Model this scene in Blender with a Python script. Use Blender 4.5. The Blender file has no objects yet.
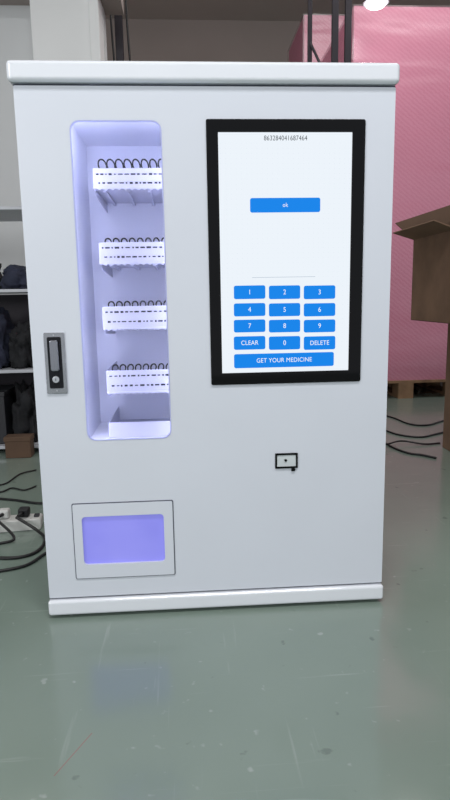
import bpy, bmesh, math, random
from mathutils import Vector, Matrix, noise as mn
random.seed(4)
S = bpy.context.scene
COL = S.collection
S.view_settings.view_transform = 'Standard'
rad = math.radians

# ---------------------------------------------------------------- camera
F_PX = 600.0
th, ps, ro = rad(9.7), rad(3.7), rad(1.0)
CAM = Vector((-0.058, -1.23, 0.680))
Fw = Vector((math.sin(ps)*math.cos(th), math.cos(ps)*math.cos(th), -math.sin(th)))
R0 = Vector((math.cos(ps), -math.sin(ps), 0))
U0 = R0.cross(Fw)
Rc = R0*math.cos(ro) - U0*math.sin(ro)
Uc = R0*math.sin(ro) + U0*math.cos(ro)
cd = bpy.data.cameras.new('camera'); cam = bpy.data.objects.new('camera', cd); COL.objects.link(cam)
cd.sensor_fit = 'VERTICAL'; cd.sensor_height = 36; cd.lens = 36*F_PX/800; cd.clip_start = .02
M = Matrix((Rc, Uc, -Fw)).transposed().to_4x4(); M.translation = CAM
cam.matrix_world = M
S.camera = cam
def ray(x, y): return (Fw + Rc*((x-225)/F_PX) - Uc*((y-400)/F_PX))
def P(x, y, Y=0.0):
    r = ray(x, y); return CAM + r*((Y-CAM.y)/r.y)
def G(x, y, z=0.0):
    r = ray(x, y); return CAM + r*((z-CAM.z)/r.z)
def rect(x0, y0, x1, y1, Y=0.0):
    xm, ym = (x0+x1)/2, (y0+y1)/2
    return P(x0, ym, Y).x, P(x1, ym, Y).x, P(xm, y1, Y).z, P(xm, y0, Y).z   # X0 X1 Z0 Z1

# ---------------------------------------------------------------- materials
def srgb(c):
    return tuple(((v/255)/12.92 if v/255 <= .04045 else ((v/255+.055)/1.055)**2.4) for v in c) + (1,)
def mat(name, c, rough=.5, metal=0, var=.06, scale=6, bump=0, bscale=40, coat=0, emit=None, es=0, spec=.5):
    m = bpy.data.materials.new(name); m.use_nodes = True
    n, l = m.node_tree.nodes, m.node_tree.links; b = n['Principled BSDF']
    c = srgb(c)
    tc = n.new('ShaderNodeTexCoord'); nz = n.new('ShaderNodeTexNoise'); nz.inputs['Scale'].default_value = scale
    nz.inputs['Detail'].default_value = 5
    l.new(tc.outputs['Object'], nz.inputs['Vector'])
    cr = n.new('ShaderNodeValToRGB'); l.new(nz.outputs['Fac'], cr.inputs['Fac'])
    cr.color_ramp.elements[0].position = .3; cr.color_ramp.elements[1].position = .7
    cr.color_ramp.elements[0].color = tuple(v*(1-var) for v in c[:3])+(1,)
    cr.color_ramp.elements[1].color = tuple(min(1, v*(1+var)) for v in c[:3])+(1,)
    l.new(cr.outputs['Color'], b.inputs['Base Color'])
    b.inputs['Roughness'].default_value = rough; b.inputs['Metallic'].default_value = metal
    b.inputs['Coat Weight'].default_value = coat; b.inputs['Coat Roughness'].default_value = .12
    b.inputs['Specular IOR Level'].default_value = spec
    if bump:
        n2 = n.new('ShaderNodeTexNoise'); n2.inputs['Scale'].default_value = bscale; n2.inputs['Detail'].default_value = 3
        l.new(tc.outputs['Object'], n2.inputs['Vector'])
        bp = n.new('ShaderNodeBump'); bp.inputs['Strength'].default_value = bump; bp.inputs['Distance'].default_value = .01
        l.new(n2.outputs['Fac'], bp.inputs['Height']); l.new(bp.outputs['Normal'], b.inputs['Normal'])
    if emit:
        b.inputs['Emission Color'].default_value = srgb(emit); b.inputs['Emission Strength'].default_value = es
    return m
def glow(name, c, s):
    m = mat(name, (6, 6, 6), .4, emit=c, es=s, spec=.15); return m

MW = mat('white_powder_coat', (217, 221, 230), .27, var=.012, coat=.7)
MCAP = mat('white_gloss_cap', (231, 234, 240), .13, var=.01, coat=1.0)
MIN = mat('lavender_liner', (234, 236, 248), .6, var=.02)
MTRAY = mat('pale_tray', (190, 191, 212), .5, var=.02)
MSLOT = mat('slot_dark', (26, 26, 46), .7)
MCOIL = mat('coil_black', (6, 6, 12), .55, spec=.2)
MSEAM = mat('seam_dark', (78, 82, 96), .7)
MBEZ = mat('bezel_black', (1, 1, 3), .04, spec=.3)
MDISP = glow('display_glow', (236, 243, 250), 1.0)
MBTN = glow('button_blue', (14, 132, 234), 1.0)
MTXTW = glow('button_lettering', (240, 248, 255), 1.0)
MTXTD = glow('dark_lettering', (50, 56, 64), 1.0)
MLINE = glow('pale_line', (168, 182, 198), 1.0)
MDOT = glow('page_dot', (214, 224, 238), 1.0)
MSTEEL = mat('lock_steel', (172, 174, 180), .2, metal=.75, var=.06, scale=40)
MSTEELD = mat('lock_dark', (34, 35, 40), .25, metal=.6)
MHAND = mat('handle_metal', (158, 160, 168), .18, metal=.8)
MCHR = mat('bright_steel', (214, 216, 222), .2, metal=.7)
MRUB = mat('black_rubber', (24, 24, 26), .6)
MWOOD = mat('pallet_wood', (150, 118, 90), .8, var=.25, scale=14)
MCARD = mat('cardboard', (128, 100, 80), .85, var=.16, scale=9, bump=.2, bscale=14)
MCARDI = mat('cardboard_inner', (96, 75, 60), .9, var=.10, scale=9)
MTAPE = mat('brown_tape', (168, 132, 92), .3)
MWALL = mat('wall_paint', (158, 147, 141), .9, var=.06, scale=1.2)
MPART = mat('partition_paint', (212, 213, 213), .85, var=.04, scale=1.5)
MCOLM = mat('column_paint', (238, 238, 237), .7, var=.03, scale=2)
MCEIL = mat('ceiling_paint', (182, 172, 165), .9, var=.05, scale=1)
MDARK = mat('dark_steel', (52, 48, 54), .45, metal=.4)
MSHELF = mat('shelf_white', (186, 188, 194), .4)
MBAG = mat('black_cloth', (20, 21, 25), .85, var=.4, scale=20, bump=.6, bscale=25)
MBAG2 = mat('navy_cloth', (38, 42, 60), .85, var=.3, scale=20, bump=.6, bscale=25)
MBOXD = mat('charcoal_plastic', (34, 34, 40), .5)
MBRN = mat('brown_carton', (92, 70, 54), .8, var=.2)
MCABLE = mat('cable_black', (12, 12, 14), .45)
MSTRIP = mat('strip_white', (206, 206, 202), .35)
MLAMP = glow('lamp_glow', (255, 250, 252), 14)
MLED = glow('led_glow', (222, 226, 255), 25)
MLEDADD = glow('added_strip_glow', (224, 228, 255), 11)

def pink_mat(name, c, c2):
    m = mat(name, c, .5, var=.05, scale=1.6, spec=.4)
    n, l = m.node_tree.nodes, m.node_tree.links; b = n['Principled BSDF']
    old = b.inputs['Base Color'].links[0].from_socket
    tc = n.new('ShaderNodeTexCoord'); mp = n.new('ShaderNodeMapping'); mp.inputs['Rotation'].default_value = (0, .9, 0)
    l.new(tc.outputs['Object'], mp.inputs[0])
    w = n.new('ShaderNodeTexWave'); w.inputs['Scale'].default_value = 14; w.inputs['Distortion'].default_value = 3; w.inputs['Detail'].default_value = 3; w.inputs['Detail Scale'].default_value = 3
    l.new(mp.outputs[0], w.inputs['Vector'])
    mx = n.new('ShaderNodeMix'); mx.data_type = 'RGBA'; mu = n.new('ShaderNodeMath'); mu.operation = 'MULTIPLY'; mu.inputs[1].default_value = .4
    l.new(w.outputs['Fac'], mu.inputs[0]); l.new(mu.outputs[0], mx.inputs['Factor']); l.new(old, mx.inputs[6]); mx.inputs[7].default_value = srgb(c2)
    l.new(mx.outputs[2], b.inputs['Base Color'])
    return m
MPINK = pink_mat('pink_foam', (218, 134, 160), (234, 164, 186))
MPINK2 = pink_mat('pink_foam_far', (204, 120, 146), (218, 144, 168))

def floor_mat():
    m = bpy.data.materials.new('epoxy_floor'); m.use_nodes = True
    n, l = m.node_tree.nodes, m.node_tree.links; b = n['Principled BSDF']
    tc = n.new('ShaderNodeTexCoord')
    def noise(s, d, vec=None):
        z = n.new('ShaderNodeTexNoise'); z.inputs['Scale'].default_value = s; z.inputs['Detail'].default_value = d
        l.new(vec or tc.outputs['Object'], z.inputs['Vector']); return z
    def ramp(src, p0, c0, p1, c1):
        r = n.new('ShaderNodeValToRGB'); l.new(src, r.inputs['Fac'])
        r.color_ramp.elements[0].position = p0; r.color_ramp.elements[0].color = c0
        r.color_ramp.elements[1].position = p1; r.color_ramp.elements[1].color = c1; return r
    base = ramp(noise(1.4, 6).outputs['Fac'], .3, srgb((118, 133, 123)), .72, srgb((131, 145, 135)))
    def mixc(a, bcol, fac, k=1):
        x = n.new('ShaderNodeMix'); x.data_type = 'RGBA'
        mu = n.new('ShaderNodeMath'); mu.operation = 'MULTIPLY'; mu.inputs[1].default_value = k
        l.new(fac, mu.inputs[0]); l.new(mu.outputs[0], x.inputs['Factor'])
        l.new(a, x.inputs[6]); x.inputs[7].default_value = bcol; return x.outputs[2]
    mp = n.new('ShaderNodeMapping'); mp.inputs['Rotation'].default_value = (0, 0, .6); mp.inputs['Scale'].default_value = (3, 60, 1)
    l.new(tc.outputs['Object'], mp.inputs['Vector'])
    s1 = ramp(noise(1.2, 3, mp.outputs['Vector']).outputs['Fac'], .66, (0,0,0,1), .74, (1,1,1,1))
    mp2 = n.new('ShaderNodeMapping'); mp2.inputs['Rotation'].default_value = (0, 0, -.9); mp2.inputs['Scale'].default_value = (50, 2.5, 1)
    l.new(tc.outputs['Object'], mp2.inputs['Vector'])
    s2 = ramp(noise(1.6, 3, mp2.outputs['Vector']).outputs['Fac'], .67, (0,0,0,1), .76, (1,1,1,1))
    dots = ramp(noise(38, 2).outputs['Fac'], .70, (0,0,0,1), .76, (1,1,1,1))
    dk = ramp(noise(24, 3).outputs['Fac'], .25, (1,1,1,1), .30, (0,0,0,1))
    c = mixc(base.outputs['Color'], srgb((176, 184, 178)), s1.outputs['Color'], .26)
    c = mixc(c, srgb((170, 178, 172)), s2.outputs['Color'], .23)
    c = mixc(c, srgb((182, 188, 184)), dots.outputs['Color'], .35)
    c = mixc(c, srgb((74, 84, 78)), dk.outputs['Color'], .45)
    # reddish scratch on the paint
    a, d = G(54, 776), G(92, 733); mid = (a+d)/2-Vector((.5, .5, 0)); ang = math.atan2(d.y-a.y, d.x-a.x); hl = (d-a).length/2
    mp3 = n.new('ShaderNodeMapping'); mp3.vector_type = 'TEXTURE'; mp3.inputs['Location'].default_value = (mid.x, mid.y, 0); mp3.inputs['Rotation'].default_value = (0, 0, ang)
    l.new(tc.outputs['Object'], mp3.inputs['Vector'])
    sx = n.new('ShaderNodeSeparateXYZ'); l.new(mp3.outputs[0], sx.inputs[0])
    def absless(sock, v):
        q = n.new('ShaderNodeMath'); q.operation = 'ABSOLUTE'; l.new(sock, q.inputs[0])
        r = n.new('ShaderNodeMath'); r.operation = 'LESS_THAN'; r.inputs[1].default_value = v; l.new(q.outputs[0], r.inputs[0]); return r.outputs[0]
    mm = n.new('ShaderNodeMath'); mm.operation = 'MULTIPLY'; l.new(absless(sx.outputs[0], hl), mm.inputs[0]); l.new(absless(sx.outputs[1], .0011), mm.inputs[1])
    c = mixc(c, srgb((150, 92, 90)), mm.outputs[0], .55)
    l.new(c, b.inputs['Base Color'])
    rr = ramp(noise(2.5, 4).outputs['Fac'], .3, (.13,.13,.13,1), .7, (.22,.22,.22,1)); l.new(rr.outputs['Color'], b.inputs['Roughness'])
    bp = n.new('ShaderNodeBump'); bp.inputs['Strength'].default_value = .12; bp.inputs['Distance'].default_value = .02
    l.new(noise(5, 2).outputs['Fac'], bp.inputs['Height']); l.new(bp.outputs['Normal'], b.inputs['Normal'])
    b.inputs['Specular IOR Level'].default_value = .8
    return m
MFLOOR = floor_mat()

def glass_mat(name, tint=(.97, .97, 1, 1), k=.05):
    m = bpy.data.materials.new(name); m.use_nodes = True
    n, l = m.node_tree.nodes, m.node_tree.links; n.clear()
    o = n.new('ShaderNodeOutputMaterial'); t = n.new('ShaderNodeBsdfTransparent'); g = n.new('ShaderNodeBsdfGlossy'); x = n.new('ShaderNodeMixShader')
    t.inputs['Color'].default_value = tint; g.inputs['Roughness'].default_value = .08; x.inputs['Fac'].default_value = k
    l.new(t.outputs[0], x.inputs[1]); l.new(g.outputs[0], x.inputs[2]); l.new(x.outputs[0], o.inputs['Surface'])
    return m
MGLASS = glass_mat('clear_glass')
def film_mat():
    m = glass_mat('stretch_film', (.99, .97, .98, 1), .11)
    n, l = m.node_tree.nodes, m.node_tree.links
    tc = n.new('ShaderNodeTexCoord'); mp = n.new('ShaderNodeMapping'); mp.inputs['Rotation'].default_value = (0, .9, 0); mp.inputs['Scale'].default_value = (1, 1, 4)
    nz = n.new('ShaderNodeTexNoise'); nz.inputs['Scale'].default_value = 1.4; nz.inputs['Detail'].default_value = 2
    bp = n.new('ShaderNodeBump'); bp.inputs['Strength'].default_value = .35; bp.inputs['Distance'].default_value = .05
    l.new(tc.outputs['Object'], mp.inputs[0]); l.new(mp.outputs[0], nz.inputs['Vector']); l.new(nz.outputs['Fac'], bp.inputs['Height'])
    g = [q for q in n if q.type == 'BSDF_GLOSSY'][0]; g.inputs['Roughness'].default_value = .34; l.new(bp.outputs['Normal'], g.inputs['Normal'])
    return m
MFILM = film_mat()
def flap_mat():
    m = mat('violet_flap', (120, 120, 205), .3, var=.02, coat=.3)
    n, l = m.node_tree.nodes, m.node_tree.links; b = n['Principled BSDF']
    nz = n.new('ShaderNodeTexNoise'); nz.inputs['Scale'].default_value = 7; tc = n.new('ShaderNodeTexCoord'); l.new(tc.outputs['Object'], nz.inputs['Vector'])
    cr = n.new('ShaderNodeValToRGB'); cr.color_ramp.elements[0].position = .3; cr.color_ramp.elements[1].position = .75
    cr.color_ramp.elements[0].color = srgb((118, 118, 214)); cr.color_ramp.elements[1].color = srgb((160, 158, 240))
    l.new(nz.outputs['Fac'], cr.inputs['Fac']); l.new(cr.outputs['Color'], b.inputs['Emission Color']); b.inputs['Emission Strength'].default_value = .48  # light from inside shining through the flap is put into its emission
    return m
MFLAP = flap_mat()

# ---------------------------------------------------------------- mesh helpers
def rr(x0, x1, z0, z1, r, n=6):
    r = min(r, (x1-x0)/2*.999, (z1-z0)/2*.999); pts = []
    for cx, cz, a in ((x1-r, z1-r, 0), (x0+r, z1-r, 90), (x0+r, z0+r, 180), (x1-r, z0+r, 270)):
        for i in range(n+1):
            t = rad(a+90*i/n); pts.append((cx+r*math.cos(t), cz+r*math.sin(t)))
    return pts
class MB:
    def __init__(s): s.bm = bmesh.new()
    def box(s, x0, x1, y0, y1, z0, z1, mi=0):
        g = bmesh.ops.create_cube(s.bm, size=1)
        for v in g['verts']:
            v.co = Vector(((x0+x1)/2+v.co.x*(x1-x0), (y0+y1)/2+v.co.y*(y1-y0), (z0+z1)/2+v.co.z*(z1-z0)))
        for f in {f for v in g['verts'] for f in v.link_faces}: f.material_index = mi
        return g['verts']
    def plate(s, outer, holes, y0, y1, mi=0):
        b = bmesh.new(); ed = []
        for loop in [outer]+holes:
            vs = [b.verts.new((p[0], y0, p[1])) for p in loop]
            ed += [b.edges.new((vs[i], vs[(i+1) % len(vs)])) for i in range(len(vs))]
        if holes: bmesh.ops.triangle_fill(b, use_beauty=True, use_dissolve=False, edges=ed)
        else: b.faces.new(b.verts[:])
        if y1 != y0:
            r = bmesh.ops.extrude_face_region(b, geom=b.faces[:])
            for v in [e for e in r['geom'] if isinstance(e, bmesh.types.BMVert)]: v.co.y = y1
        bmesh.ops.recalc_face_normals(b, faces=b.faces)
        for f in b.faces: f.material_index = mi
        s.join(b)
    def join(s, b):
        me = bpy.data.meshes.new('t'); b.to_mesh(me); b.free(); s.bm.from_mesh(me); bpy.data.meshes.remove(me)
    def tube(s, pts, r, n=8, mi=0, smooth=True, closed_caps=True):
        pts = [Vector(p) for p in pts]; rings = []; prev = None
        for i, p in enumerate(pts):
            t = (pts[min(i+1, len(pts)-1)]-pts[max(i-1, 0)]).normalized()
            if prev is None:
                a = t.orthogonal().normalized()
            else:
                a = (prev-t*prev.dot(t)).normalized()
            prev = a; c = t.cross(a)
            rk = r[i] if isinstance(r, (list, tuple)) else r
            rings.append([s.bm.verts.new(p+a*rk*math.cos(2*math.pi*k/n)+c*rk*math.sin(2*math.pi*k/n)) for k in range(n)])
        for i in range(len(rings)-1):
            for k in range(n):
                f = s.bm.faces.new((rings[i][k], rings[i][(k+1) % n], rings[i+1][(k+1) % n], rings[i+1][k])); f.smooth = smooth; f.material_index = mi
        if closed_caps:
            f = s.bm.faces.new(rings[0][::-1]); f.material_index = mi
            f = s.bm.faces.new(rings[-1]); f.material_index = mi
    def text(s, txt, size, x, y, z, mi=1, sx=1.0, bold=0):
        cu = bpy.data.curves.new('t', 'FONT'); cu.body = txt; cu.size = size; cu.align_x = 'CENTER'; cu.align_y = 'CENTER'; cu.offset = bold
        cu.space_character = 1.05
        ob = bpy.data.objects.new('t', cu); COL.objects.link(ob); bpy.context.view_layer.update()
        me = bpy.data.meshes.new_from_object(ob.evaluated_get(bpy.context.evaluated_depsgraph_get()))
        me.transform(Matrix(((sx, 0, 0, x), (0, 0, 0, y), (0, 1, 0, z), (0, 0, 0, 1))))
        b = bmesh.new(); b.from_mesh(me)
        for f in b.faces:
            f.material_index = mi; f.normal_update()
            if f.normal.y > 0: f.normal_flip()
        s.join(b); bpy.data.meshes.remove(me); bpy.data.objects.remove(ob); bpy.data.curves.remove(cu)
    def build(s, name, mats, parent=None, bevel=0, seg=2, smooth=False):
        me = bpy.data.meshes.new(name)
        off = Vector((0, 0, 0))
        p = parent
        while p is not None: off += p.location; p = p.parent
        if parent is None:
            xs = [v.co for v in s.bm.verts]
            off = Vector((sum(c.x for c in xs)/len(xs), sum(c.y for c in xs)/len(xs), min(c.z for c in xs)))
        for v in s.bm.verts: v.co -= off
        s.bm.to_mesh(me); s.bm.free()
        for m in (mats if isinstance(mats, (list, tuple)) else [mats]): me.materials.append(m)
        if smooth:
            for f in me.polygons: f.use_smooth = True
        o = bpy.data.objects.new(name, me); COL.objects.link(o)
        if parent is not None: o.parent = parent
        else: o.location = off
        if bevel:
            md = o.modifiers.new('bev', 'BEVEL'); md.width = bevel; md.segments = seg; md.limit_method = 'ANGLE'; md.angle_limit = rad(40)
        return o
def thing(name, label, cat, loc, group=None):
    o = bpy.data.objects.new(name, None); COL.objects.link(o); o.location = loc; o.empty_display_size = .1
    o['label'] = label; o['category'] = cat
    if group: o['group'] = group
    return o
def tag(o, label, cat, group=None):
    o['label'] = label; o['category'] = cat
    if group: o['group'] = group
    return o
def struct(o): o['kind'] = 'structure'; return o
def smoothpath(pts, k=8):
    pts = [Vector(p) for p in pts]; out = []
    q = [pts[0]]+pts+[pts[-1]]
    for i in range(1, len(q)-2):
        for j in range(k):
            t = j/k; a, b, c, d = q[i-1], q[i], q[i+1], q[i+2]
            out.append(.5*((2*b)+(c-a)*t+(2*a-5*b+4*c-d)*t*t+(3*b-a-3*c+d)*t**3))
    out.append(pts[-1]); return out

# ---------------------------------------------------------------- setting
m = MB(); m.box(-5, 6, -4, 5, -.05, 0); struct(m.build('floor', MFLOOR))
WY = 4.8
m = MB(); m.box(-5, 6, WY, WY+.1, 0, 3.3); struct(m.build('wall_back', MWALL))
m = MB(); m.box(-5, 6, -4, WY, 3.2, 3.3); struct(m.build('ceiling', MCEIL))
px1 = P(104, 30, 2.25).x
ptop = P(60, 6, 2.25).z
m = MB(); m.box(-4, px1, 2.25, 2.35, 0, ptop); struct(m.build('wall_left', MPART))
c0, c1 = P(34, 40, 2.15).x, P(96, 40, 2.15).x
m = MB(); m.box(c0, c1, 2.10, 2.25, 0, ptop); m.box(c1-.02, c1+.03, 2.06, 2.25, 0, ptop); struct(m.build('trim_1', MCOLM, bevel=.006))
m = MB(); m.box(-4, px1+.1, 2.02, 2.35, ptop, ptop+.14); struct(m.build('trim_2', MWALL, bevel=.004))

# ---------------------------------------------------------------- vending machine
BY = .42
root = thing('vending_machine', 'white medicine vending machine with lit product window and touch screen keypad', 'vending machine', (0, .2, 0))
X0, X1 = -.367, .367
ZC0, ZC1 = P(205, 84).z, P(205, 62.5).z
ZB1 = P(215, 592).z
CX0, CX1 = X0-.008, X1+.004
win = rect(78, 120, 166.5, 440)
bez = rect(208.5, 119.5, 362.5, 383)
dsp = rect(220, 132.5, 350, 371.5)
pk = rect(74.5, 502.5, 173.5, 576)
fl = rect(83, 515, 164.5, 562.5)
sc = rect(275, 453, 297.5, 468)
lk = rect(45.5, 332.5, 66, 393.5)
m = MB()
m.box(X0, X0+.004, .006, BY, ZB1, ZC0); m.box(X1-.004, X1, .006, BY, ZB1, ZC0); m.box(X0, X1, BY-.004, BY, ZB1, ZC0)
m.box(X0, X1, .02, BY, ZB1, ZB1+.004); m.box(X0, X1, .02, BY, ZC0-.004, ZC0)
m.build('casing', MW, root)
m = MB()
m.plate(rr(X0+.001, X1-.001, ZB1+.004, ZC0-.004, .003), [rr(*win, .018), rr(pk[0]+.004, pk[1]-.004, pk[2]+.004, pk[3]-.004, .002), rr(bez[0]+.004, bez[1]-.004, bez[2]+.004, bez[3]-.004, .004)], 0, .004)
m.build('front_door', MW, root, bevel=.0012)
m = MB(); m.box(X0+.0005, X1-.0005, .0045, .02, ZB1+.0005, ZB1+.004); m.build('door_seal', MSEAM, root)
m = MB(); m.box(X0+.0005, X1-.0005, .0045, .02, ZC0-.004, ZC0-.0005); m.build('door_seal', MSEAM, root)
m = MB(); m.box(CX0, CX1, -.012, BY+.006, ZC0, ZC1); m.build('top_cap', MCAP, root, bevel=.0085, seg=6, smooth=False)
m = MB(); m.box(X0-.002, X1+.002, -.008, BY+.004, .007, ZB1); m.build('base_plinth', MCAP, root, bevel=.0065, seg=5)
for fx in (X0+.05, X1-.05):
    for fy in (.04, BY-.05):
        m = MB(); m.tube([(fx, fy, 0), (fx, fy, .009)], .02, 16); m.build('foot', MRUB, root)
m = MB(); wi = (win[0]+.0025, win[1]-.0025, win[2]+.0025, win[3]-.0025)
m.plate(rr(*win, .018), [rr(*wi, .016)], -.0005, .006); m.build('window_gasket', mat('gasket_pale', (182, 186, 226), .5), root)
m = MB(); m.plate(rr(*wi, .016), [], .004, .0055); m.build('window_glass', MGLASS, root)
LX0, LX1, LY0, LY1, LZ0, LZ1 = win[0]-.006, win[1]+.03, .0075, .25, win[2]-.012, win[3]+.012
m = MB(); t = .002
m.box(LX0-t, LX0, LY0, LY1, LZ0, LZ1); m.box(LX1, LX1+t, LY0, LY1, LZ0, LZ1); m.box(LX0, LX1, LY1, LY1+t, LZ0, LZ1)
m.box(LX0, LX1, LY0, LY1, LZ1, LZ1+t); m.box(LX0, LX1, LY0, LY1, LZ0-t, LZ0)
m.build('liner', MIN, root)
m = MB(); m.box(LX0+.0005, LX0+.0040, .009, .018, LZ0+.01, LZ1-.01); m.build('led_strip', MLED, root)
m = MB(); m.box(LX0+.012, LX1-.012, .009, .018, LZ1-.0045, LZ1-.0008); m.build('led_strip', MLED, root)
m = MB(); m.box(LX1-.006, LX1-.0015, .010, .024, LZ0+.01, LZ1-.01); m.build('led_strip', MLEDADD, root)  # right strip is added out of view, evens the light on trays and left wall
# trays with coils
TX1 = LX1-.008; TY = .050
for ti, (yc, yt, yb) in enumerate(((162, 168, 188), (239, 242, 263), (303, 306, 328), (366, 370, 392), (424, 422, 438))):
    TX0 = P((93, 99, 102.5, 106.5, 109)[ti], (yt+yb)/2, TY).x
    zt, zb = P(133, yt, TY).z, P(133, yb, TY).z
    m = MB()
    if ti < 4:        # front plate with real slots cut through it
        holes = []
        for r_ in range(2):
            z = zt-(zt-zb)*((.26 if ti else .30)+.44*r_)
            x = TX0+.006+.004*r_
            while x < TX1-.02:
                w = random.choice((.0035, .0055, .0095, .0065)); hh = random.choice((.0013, .0017, .0021))
                holes.append([(x, z-hh), (x+w, z-hh), (x+w, z+hh), (x, z+hh)]); x += w+random.choice((.0032, .0045))
        m.plate([(TX0, zb), (TX1, zb), (TX1, zt), (TX0, zt)], holes, TY, TY+.0015)
        m.box(TX0+.002, TX1-.001, TY+.004, TY+.005, zb+.002, zt-.003, 1)
    else:
        m.box(TX0, TX1, TY, TY+.0015, zb, zt)
    m.box(TX0, TX1, TY+.0015, LY1-.001, zb, zb+.0015)
    m.box(TX0, TX0+.0015, TY+.0015, LY1-.001, zb, zt); m.box(TX0, TX1, TY-.004, TY+.004, zb-.002, zb+.0012)
    if ti < 4:
        x = TX0+.01
        while x < TX1-.02:      # clips give the uneven lower edge
            m.box(x, x+.005, TY-.003, TY+.003, zb-.0045, zb-.0015); x += .013
        for q in range(3):      # long rails under the tray floor
            xr = TX0+.018+q*.045; m.box(xr, xr+.006, TY+.01, LY1-.002, zb-.006, zb-.0005)
        bk = bmesh.new(); xa = TX0+.0016     # side wall deepening towards the back
        va = [bk.verts.new((xa+dx, y, z)) for dx in (0, .0015) for (y, z) in ((TY+.004, zb-.0005), (LY1-.002, zb-.0005), (LY1-.002, zb-.022), (TY+.02, zb-.012))]
        bk.faces.new(va[:4]); bk.faces.new(va[4:][::-1])
        for i in range(4): bk.faces.new((va[i], va[i+4], va[(i+1) % 4+4], va[(i+1) % 4]))
        bmesh.ops.recalc_face_normals(bk, faces=bk.faces); m.join(bk)
    tr = m.build('tray', [MTRAY, MSLOT], root)
    if ti < 4:
        m = MB(); pts = []
        if ti == 0: rr_, zc, sh, pit, wr = .0150, zt+.0060, .0105, .0165, .0016
        else: rr_, zc, sh, pit, wr = .0100, zt-.0005, .0090, .0150, .0016
        L = TX1-TX0-.026; turns = int(L/pit)
        for i in range(turns*28+1):
            a = 2*math.pi*i/28; pts.append((TX0+.013+L*i/(turns*28)+sh*math.cos(a), TY+.022+rr_*math.cos(a), zc+rr_*math.sin(a)))
        m.tube(pts, wr, 6); m.build('coil', MCOIL, tr)
# pickup door
m = MB()
m.plate(rr(*pk, .003), [rr(fl[0], fl[1], fl[2], fl[3], .008)], -.003, .002)
m.build('pickup_frame', MW, root, bevel=.001)
m = MB(); m.plate(rr(pk[0]-.002, pk[1]+.002, pk[2]-.002, pk[3]+.002, .004), [rr(pk[0]+.001, pk[1]-.001, pk[2]+.001, pk[3]-.001, .003)], -.0012, .0005); m.build('frame_seam', MSEAM, root)
m = MB(); m.plate(rr(fl[0]-.003, fl[1]+.003, fl[2]-.003, fl[3]+.003, .008), [], .003, .006); m.build('pickup_flap', MFLAP, root)
m = MB(); m.box(pk[0]+.006, pk[1]-.006, .01, .2, fl[2]-.006, fl[2]-.003); m.box(pk[0]+.006, pk[1]-.006, .2, .203, fl[2]-.006, fl[3]+.006); m.build('pickup_bin', MIN, root)
# touch screen
m = MB(); m.plate(rr(*bez, .004), [rr(*dsp, .001)], -.0035, .004); m.build('screen_bezel', MBEZ, root, bevel=.001)
m = MB()
m.plate(rr(*dsp, .001), [], -.0015, .003)
tp = P(285.5, 138.5)
m.text('863284041687464', .0130, tp.x, -.0019, tp.z, 1, .84)
a, b = P(252, 277.5), P(315, 277.5); m.box(a.x, b.x, -.0019, -.0016, a.z-.0006, a.z+.0002, 2)
for j in range(44):
    for i in range(26):
        gx = dsp[0]+.004+i*(dsp[1]-dsp[0]-.008)/25; gz_ = dsp[3]-.02-j*.0095
        if gz_ > dsp[2]+.006: m.box(gx-.0004, gx+.0004, -.0018, -.0016, gz_-.0004, gz_+.0004, 3)
disp = m.build('display', [MDISP, MTXTD, MLINE, MDOT], root)
def button(x0, y0, x1, y1, txt, size, bold=.0):
    r = rect(x0, y0, x1, y1); m = MB()
    m.plate(rr(*r, .004), [], -.0024, -.0016)
    m.text(txt, size, (r[0]+r[1])/2, -.0028, (r[2]+r[3])/2, 1, .90, bold)
    return m.build('button', [MBTN, MTXTW], disp)
button(250, 198, 320, 212.5, 'ok', .0115)
keys = ['1', '2', '3', '4', '5', '6', '7', '8', '9', 'CLEAR', '0', 'DELETE']
xs = ((233.8, 265.2), (268.8, 300), (303.6, 335)); ys = ((285.5, 299), (303.2, 316.2), (319.6, 332.2), (336.2, 349.5))
for i, k in enumerate(keys):
    x, y = xs[i % 3], ys[i//3]; button(x[0], y[0], x[1], y[1], k, .0138 if len(k) == 1 else .0130)
button(234, 353, 333.5, 367, 'GET YOUR MEDICINE', .0128)
# scanner
m = MB(); m.plate(rr(*sc, .001), [rr(sc[0]+.004, sc[1]-.004, sc[2]+.004, sc[3]-.004, .001)], -.003, .0005)
s1 = m.build('scanner_frame', MBEZ, root, bevel=.0005)
m = MB(); m.plate(rr(sc[0]+.004, sc[1]-.004, sc[2]+.004, sc[3]-.004, .001), [], -.0015, .0003); m.build('scanner_window', mat('scanner_pale', (206, 212, 214), .2), s1)
q = P(285.5, 460); m = MB(); m.tube([(q.x, -.0035, q.z), (q.x, -.0014, q.z)], .0028, 14); m.build('scanner_lens', MBEZ, s1)
q = P(293, 469); m = MB(); m.plate(rr(q.x-.004, q.x+.004, q.z-.004, q.z+.002, .001), [], -.0035, -.0002); m.build('scanner_tab', MBEZ, s1)
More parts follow.
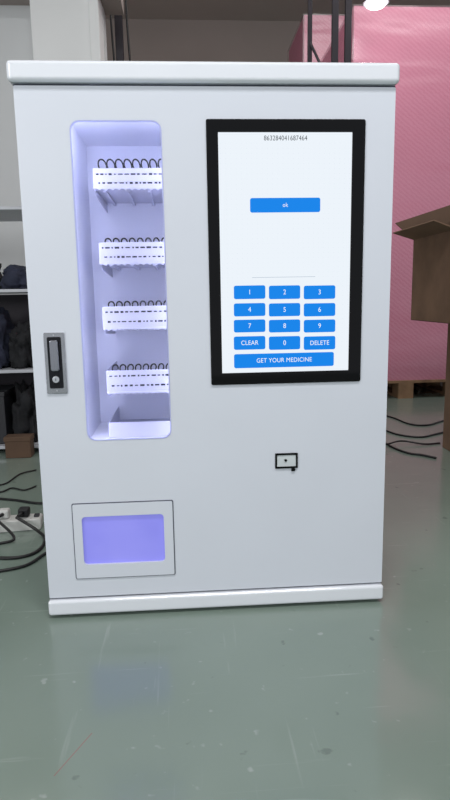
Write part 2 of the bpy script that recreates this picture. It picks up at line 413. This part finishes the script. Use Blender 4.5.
# lock
m = MB(); m.plate(rr(*lk, .002), [], -.004, 0); lock = m.build('lock_plate', MSTEEL, root, bevel=.0012)
w = lk[1]-lk[0]; h = lk[3]-lk[2]; lc = (lk[0]+lk[1])/2
m = MB(); m.plate(rr(lc-w*.34, lc+w*.34, lk[2]+h*.09, lk[3]-h*.07, .003), [], -.0048, -.0038); m.build('lock_recess', MSTEELD, lock)
m = MB(); m.plate(rr(lc-w*.2, lc+w*.2, lk[2]+h*.38, lk[3]-h*.12, .004), [], -.013, -.0046); m.build('swing_handle', MHAND, lock, bevel=.002)
m = MB(); zc = lk[2]+h*.24; m.tube([(lc, -.010, zc), (lc, -.0046, zc)], w*.17, 20); m.build('key_cylinder', MCHR, lock, bevel=.001)
m = MB(); m.box(lc-.0007, lc+.0007, -.0106, -.0099, zc-.0025, zc+.0025); m.build('keyhole', MRUB, lock)
for zz in (lk[2]+h*.05, lk[3]-h*.04):
    m = MB(); m.tube([(lc, -.0055, zz), (lc, -.0038, zz)], .0016, 10); m.build('screw', MCHR, lock)

# ---------------------------------------------------------------- pink wrapped stacks on pallets
def pallet(x0, x1, y0, y1, label):
    t = thing('pallet', label, 'pallet', ((x0+x1)/2, (y0+y1)/2, 0), 'pallets under the pink stacks')
    n = 6; w = (y1-y0)
    for i in range(n):
        a = y0+(w-.1)*i/(n-1); m = MB(); m.box(x0, x1, a, a+.1, .102, .12); m.build('deck_board', MWOOD, t, bevel=.002)
    nb = 5 if x1-x0 > 1 else 3
    for i in range(nb):
        a = x0+(x1-x0-.1)*i/(nb-1)
        for j in range(3):
            b_ = y0+(w-.12)*j/2; m = MB(); m.box(a, a+.1, b_, b_+.12, .018, .102); m.build('block', MWOOD, t)
        m = MB(); m.box(a, a+.1, y0, y1, 0, .018); m.build('runner', MWOOD, t)
    return t
def stack(x0, x1, y0, y1, z1, label, mt):
    t = thing('foam_board_stack', label, 'foam boards', ((x0+x1)/2, (y0+y1)/2, .12), 'pink foam board stacks')
    m = MB(); n = max(2, int((x1-x0)/.55)); h = (x1-x0-.024)/n
    for i in range(n):
        m.box(x0+.012+h*i, x0+.012+h*(i+1)-.003, y0+.012+random.uniform(0, .006), y1-.02, .12, z1-.003)
    m.build('foam_boards', mt, t)
    m = MB(); nx, nz = 14, 20; g = []
    for j in range(nz+1):
        row = []
        for i in range(nx+1):
            row.append(m.bm.verts.new((x0+(x1-x0)*i/nx, y0-random.uniform(0, .008)+.004, .121+(z1-.12)*j/nz)))
        g.append(row)
    for j in range(nz):
        for i in range(nx):
            f = m.bm.faces.new((g[j][i], g[j][i+1], g[j+1][i+1], g[j+1][i])); f.smooth = True
    m.box(x0, x0+.001, y0+.006, y1, .121, z1); m.box(x0, x1, y0+.006, y1, z1, z1+.001)
    m.build('stretch_wrap', MFILM, t)
pa = P(352, 60, 2.6); zt = P(400, 5, 2.6).z
pallet(pa.x+.0, pa.x+1.5, 2.6, 3.5, 'wooden pallet under the large pink stack, blocks showing behind the cables')
stack(pa.x, pa.x+1.5, 2.6, 3.5, zt, 'large stack of pink foam boards in clear film, behind the open carton', MPINK)
pb = P(303, 40, 3.6); zt2 = P(325, 14, 3.6).z
pallet(pb.x, pb.x+.44, 3.6, 4.3, 'narrow wooden pallet under the farther pink stack')
stack(pb.x, pb.x+.44, 3.6, 4.3, zt2, 'narrower farther pink stack seen beside the dark rack frame', MPINK2)
# dark rack frame
a, b_ = P(335, 30, 2.35).x, P(348, 30, 2.35).x
t = thing('rack_frame', 'dark steel rack upright with braces, left of the large pink stack', 'rack', ((a+b_)/2, 2.45, 0))
for x, y, hw in ((a, 2.35, .018), (b_, 2.35, .018), (a-.10, 2.55, .012)):
    m = MB(); m.box(x-hw, x+hw, y-.012, y+.012, .006, 2.75); m.build('post', MDARK, t, bevel=.002)
    m = MB(); m.box(x-.03, x+.03, y-.03, y+.03, 0, .006); m.build('base_plate', MDARK, t)
for k in range(5):
    z = .3+k*.5
    m = MB(); m.tube([(a, 2.35, z), (a-.10, 2.55, z+.35)], .008, 8); m.build('brace', MDARK, t)
    m = MB(); m.tube([(a, 2.35, z), (b_, 2.35, z+.02)], .006, 8); m.build('brace', MDARK, t)
a = P(119, 30, 2.5).x
m = MB(); m.box(a-.022, a+.022, 2.48, 2.52, 0, 3.2); m.box(a-.026, a+.026, 2.475, 2.525, 0, .01)
tag(m.build('steel_post', MDARK, bevel=.003), 'slim dark steel post standing right of the white column', 'post')

# cartons on the right
ly1 = 1.32; ly0 = .92
lx0 = P(442.5, 440, ly1).x
uy0, uy1 = 1.0, 1.42
ux0 = P(412, 280, uy1).x; ux1 = ux0+.60; uz1 = P(412, 240, uy1).z
ztop = P(412, 320, uy1).z
t = thing('carton', 'closed brown carton on the floor under the open carton', 'cardboard box', (lx0+.25, (ly0+ly1)/2, 0), 'cartons by the pink stack')
m = MB(); m.box(lx0, lx0+.5, ly0, ly1, 0, ztop-.004); m.build('box_body', MCARD, t, bevel=.003)
ym = (ly0+ly1)/2
m = MB(); m.box(lx0, lx0+.5, ly0, ym-.001, ztop-.004, ztop-.001); m.build('lid_flap', MCARD, t)
m = MB(); m.box(lx0, lx0+.5, ym+.001, ly1, ztop-.004, ztop-.001); m.build('lid_flap', MCARD, t)
m = MB(); m.box(lx0, lx0+.5, ym-.03, ym+.03, ztop-.001, ztop); m.build('tape', MTAPE, t)
t = thing('carton', 'open brown carton with raised flaps, on top of the closed carton', 'cardboard box', ((ux0+ux1)/2, (uy0+uy1)/2, ztop), 'cartons by the pink stack')
m = MB(); k = .005
m.box(ux0, ux1, uy0, uy1, ztop, ztop+k); m.box(ux0, ux0+k, uy0, uy1, ztop, uz1); m.box(ux1-k, ux1, uy0, uy1, ztop, uz1); m.box(ux0, ux1, uy0, uy0+k, ztop, uz1); m.box(ux0, ux1, uy1-k, uy1, ztop, uz1)
m.build('box_body', MCARD, t, bevel=.002)
def quad(pts, name, mt, par, th=.004):
    m = MB(); pts = [Vector(p) for p in pts]; nrm = (pts[1]-pts[0]).cross(pts[3]-pts[0]).normalized()*th
    a = [m.bm.verts.new(p) for p in pts]; b = [m.bm.verts.new(p+nrm) for p in pts]
    m.bm.faces.new(a[::-1]); m.bm.faces.new(b)
    for i in range(4): m.bm.faces.new((a[i], a[(i+1) % 4], b[(i+1) % 4], b[i]))
    return m.build(name, mt, par)
quad([(ux0, uy0, uz1), (ux0, uy1, uz1), (ux0-.09, uy1+.01, uz1+.030), (ux0-.09, uy0-.01, uz1+.030)], 'flap', MCARD, t)
quad([(ux0, uy0, uz1), (ux1, uy0, uz1), (ux1, uy0-.04, uz1+.18), (ux0+.02, uy0-.04, uz1+.10)], 'flap', MCARD, t)
quad([(ux0, uy1, uz1), (ux1, uy1, uz1), (ux1, uy1+.04, uz1+.28), (ux0-.07, uy1+.04, uz1+.075)], 'flap', MCARDI, t)
quad([(ux1, uy0, uz1), (ux1, uy1, uz1), (ux1+.15, uy1, uz1-.06), (ux1+.15, uy0, uz1-.06)], 'flap', MCARD, t)

# ---------------------------------------------------------------- shelving unit on the left
SY0, SY1 = 1.45, 1.85
sx1 = P(37, 300, SY0).x; sx0 = sx1-.95
t = thing('shelving_unit', 'white metal shelving unit behind the left side of the vending machine', 'shelf', ((sx0+sx1)/2, (SY0+SY1)/2, 0))
for x in (sx0, sx1-.03):
    for y in (SY0, SY1-.03):
        m = MB(); m.box(x, x+.03, y, y+.03, 0, P(20, 196, SY0).z); m.build('upright', MSHELF, t, bevel=.002)
SZ = [P(15, yy, SY0).z for yy in (446, 370, 289, 206)]
for z in SZ:
    m = MB(); m.box(sx0+.001, sx1-.001, SY0+.004, SY1-.004, z-.014, z); m.build('shelf_board', MSHELF, t, bevel=.002)
m = MB(); m.box(sx0+.03, sx1-.03, SY1-.006, SY1-.004, .05, SZ[2]-.02); m.build('back_panel', MDARK, t)
def blob(x0, x1, y0, y1, z0, h, mt, label, seed, amp=.3):
    m = MB(); bmesh.ops.create_uvsphere(m.bm, u_segments=56, v_segments=36, radius=1)
    for v in m.bm.verts:
        c = v.co.copy(); s_ = lambda q: math.copysign(abs(q)**.7, q)
        nn = 1+amp*mn.noise(c*1.6+Vector((seed, 0, 0)))+amp*.7*mn.noise(c*4.5+Vector((0, seed, 0)))-amp*.5*abs(mn.noise(c*7+Vector((seed, seed, 0))))
        v.co = Vector(((x0+x1)/2+s_(c.x)*(x1-x0)/2*nn, (y0+y1)/2+s_(c.y)*(y1-y0)/2*min(nn, 1), z0+h*.4+s_(c.z)*h*.6*nn))
        v.co.z = max(v.co.z, z0); v.co.x = min(v.co.x, x1); v.co.x = max(v.co.x, x0)
    return tag(m.build('cloth_bag', mt, smooth=True), label, 'bag', 'bags on the shelves')
e = sx1-.035
blob(e-.14, e-.0, SY0+.03, SY0+.25, SZ[2]+.001, .10, MBAG2, 'navy cloth bag on the upper shelf, above the black bags', 1.3)
blob(e-.36, e-.16, SY0+.03, SY0+.3, SZ[2]+.001, .14, MBAG, 'black cloth bag left of the navy bag on the upper shelf', 2.6)
blob(e-.12, e-.0, SY0+.03, SY0+.25, SZ[1]+.001, .18, MBAG, 'small black cloth bag on the middle shelf nearest the machine', 3.7, .5)
blob(e-.34, e-.125, SY0+.03, SY0+.28, SZ[1]+.001, .25, MBAG2, 'tall slumped dark navy bag on the middle shelf at the left edge', 5.1, .5)
blob(e-.13, e-.0, SY0+.03, SY0+.3, SZ[0]+.001, .24, MBAG, 'black lumpy bag on the lowest shelf behind the brown carton', 6.4, .5)
def smallbox(x0, x1, y0, y1, z0, z1, mt, name, label, cat):
    t = thing(name, label, cat, ((x0+x1)/2, (y0+y1)/2, z0))
    m = MB(); m.box(x0, x1, y0, y1, z0, z1-.012); m.build('box_body', mt, t, bevel=.003)
    m = MB(); m.box(x0-.003, x1+.003, y0-.003, y1+.003, z1-.02, z1); m.build('lid', mt, t, bevel=.002)
    return t
smallbox(e-.13, e-.02, SY0-.07, SY0-.006, 0, .095, MBRN, 'small_carton', 'small brown carton on the floor before the shelving unit', 'box')
smallbox(e-.40, e-.15, SY0+.04, SY0+.3, SZ[0]+.001, SZ[0]+.24, MBOXD, 'storage_box', 'charcoal lidded box on the lowest shelf', 'box')

# ---------------------------------------------------------------- power strip and cables
g1, g0 = G(42, 520, .02), G(-60, 528, .02)
d = (g1-g0); L = d.length
t = thing('power_strip', 'white power strip on the floor beside the left edge of the machine', 'power strip', (g0.x, g0.y, 0))
t.rotation_euler.z = math.atan2(d.y, d.x)
m = MB(); m.plate(rr(0, L, 0, .034, .008), [], -.028, .028)
for v in m.bm.verts: v.co += t.location
m.build('strip_body', MSTRIP, t, bevel=.003)
for i in range(4):
    x = L-.05-i*.058
    m = MB(); m.box(x-.02, x+.02, -.02, .02, .034, .036)
    for dx in (-.008, .008): m.box(x+dx-.0015, x+dx+.0015, -.006, .006, .036, .0364, 1)
    for v in m.bm.verts: v.co += t.location
    m.build('socket', [MSTRIP, MSTEELD], t)
m = MB(); m.box(L-.022, L-.006, -.01, .01, .034, .040)
for v in m.bm.verts: v.co += t.location
m.build('switch', MBOXD, t, bevel=.002)
R = Matrix.Rotation(t.rotation_euler.z, 3, 'Z')
def plugthing(i, label, mt):
    p = Vector((g0.x, g0.y, 0))+R@Vector((L-.05-i*.058, 0, 0))
    q = thing('power_plug', label, 'plug', (p.x, p.y, .037), 'plugs in the power strip')
    m = MB(); m.box(p.x-.016, p.x+.016, p.y-.015, p.y+.015, .037, .064); m.build('plug_body', mt, q, bevel=.006, seg=3)
    m = MB(); m.tube([(p.x, p.y-.012, .052), (p.x-.01, p.y-.035, .05)], [.006, .004], 8); m.build('strain_relief', MCABLE, q)
    return p
p1 = plugthing(0, 'black plug in the power strip socket nearest the machine', MRUB)
p2 = plugthing(1, 'white plug in the power strip, left of the black plug', MSTRIP)
def cable(pts, label, r=.0042, grp='black cables on the floor', name='cable'):
    m = MB(); m.tube(smoothpath(pts, 10), r, 8); return tag(m.build(name, MCABLE), label, 'cable', grp)
def gz(x, y, z=.0045): return G(x, y, z)
cable([(p1.x-.013, p1.y-.042, .05), gz(38, 531, .012), gz(45, 540), gz(36, 552), gz(12, 558), gz(-30, 556)], 'black cable from the black plug, curling back to the left edge', .0046)
cable([(p2.x-.013, p2.y-.042, .05), gz(14, 537, .010), gz(2, 543), gz(-30, 545)], 'black cable from the white plug, running off to the left', .0042)
cable([gz(60, 503), gz(36, 503, .0045), gz(15, 500, .0045), gz(-20, 497)], 'black cable running on the floor behind the power strip')
cable([gz(64, 546), gz(46, 553), gz(24, 566), gz(-20, 574)], 'black cable nearest the camera at the lower left of the machine')
cable([gz(36, 470), gz(20, 474), gz(4, 484), gz(-20, 486)], 'thin black cable on the floor in front of the brown carton', .003)
cable([gz(36, 486), gz(24, 490), gz(12, 488), gz(0, 492), gz(-20, 491)], 'wavy thin black cable between the brown carton and the power strip', .003)
cable([gz(378, 438), gz(392, 447), gz(408, 453), gz(422, 455), gz(436, 458)], 'black cable bowed on the floor nearest the right edge of the machine', .005)
cable([gz(376, 426), gz(396, 434), gz(420, 437), gz(436, 434), gz(452, 430)], 'middle black cable on the floor before the pallet', .0045)
cable([gz(376, 413), gz(394, 418), gz(410, 424), gz(428, 425), gz(446, 420), gz(475, 415)], 'farthest black cable on the floor, closest to the pallet', .0045)
cable([gz(376, 447), gz(388, 444, .017), gz(402, 441, .017), gz(424, 444, .006), gz(440, 443)], 'short wavy black cable between the middle and nearest cables', .004)
for k, (xx, lab) in enumerate(((111.0, 'thin black cable hanging between the white column and the steel post'), (127, 'thin black cable hanging right of the steel post'))):
    q0 = P(xx, 0, 2.47)
    cable([(q0.x, 2.47, 3.199), (q0.x+.01, 2.47, 2.7), (q0.x-.006, 2.465, 2.3), (q0.x+.008, 2.47, 1.8), (q0.x, 2.47, 1.2), (q0.x+.006, 2.47, .4), (q0.x, 2.47, .006)], lab, .006, 'cables hanging by the steel post')

# pendant lamp
q = P(376, 3, 2.3)
t = thing('ceiling_lamp', 'bright round pendant lamp hanging before the top of the pink stack', 'lamp', (q.x, q.y, 3.2))
m = MB(); m.tube([(q.x, q.y, q.z+.04), (q.x, q.y, 3.2)], .005, 8); m.build('rod', MDARK, t)
m = MB(); m.tube([(q.x, q.y, q.z+.045), (q.x, q.y, q.z+.03), (q.x, q.y, q.z)], [.02, .045, .07], 24); m.build('lamp_shade', MSHELF, t)
m = MB(); g = bmesh.ops.create_uvsphere(m.bm, u_segments=20, v_segments=12, radius=1)
for v in g['verts']: v.co = Vector((q.x+v.co.x*.055, q.y+v.co.y*.055, q.z-.004+v.co.z*.022))
m.build('bulb', MLAMP, t, smooth=True)

# ---------------------------------------------------------------- light
def area(loc, rot, sx, sy, e, c=(1, 1, 1)):
    l = bpy.data.lights.new('area', 'AREA'); l.shape = 'RECTANGLE'; l.size = sx; l.size_y = sy; l.energy = e; l.color = c
    o = bpy.data.objects.new('area_light', l); COL.objects.link(o); o.location = loc; o.rotation_euler = rot; return o
area((.2, -1.4, 3.1), (0, 0, 0), 1.6, .5, 62, (.98, .99, 1))
area((0, 2.2, 3.15), (0, 0, 0), 3, .5, 28, (1, .98, .96))
area((1.8, 1.6, 3.1), (rad(25), 0, 0), 1.5, .5, 12, (1, .97, .97))
area((-2.6, -3.2, 1.9), (rad(75), 0, rad(-35)), 2.0, 1.6, 60, (.97, .98, 1))
w = bpy.data.worlds.new('world'); S.world = w; w.use_nodes = True
w.node_tree.nodes['Background'].inputs[0].default_value = (.90, .94, 1, 1); w.node_tree.nodes['Background'].inputs[1].default_value = .55
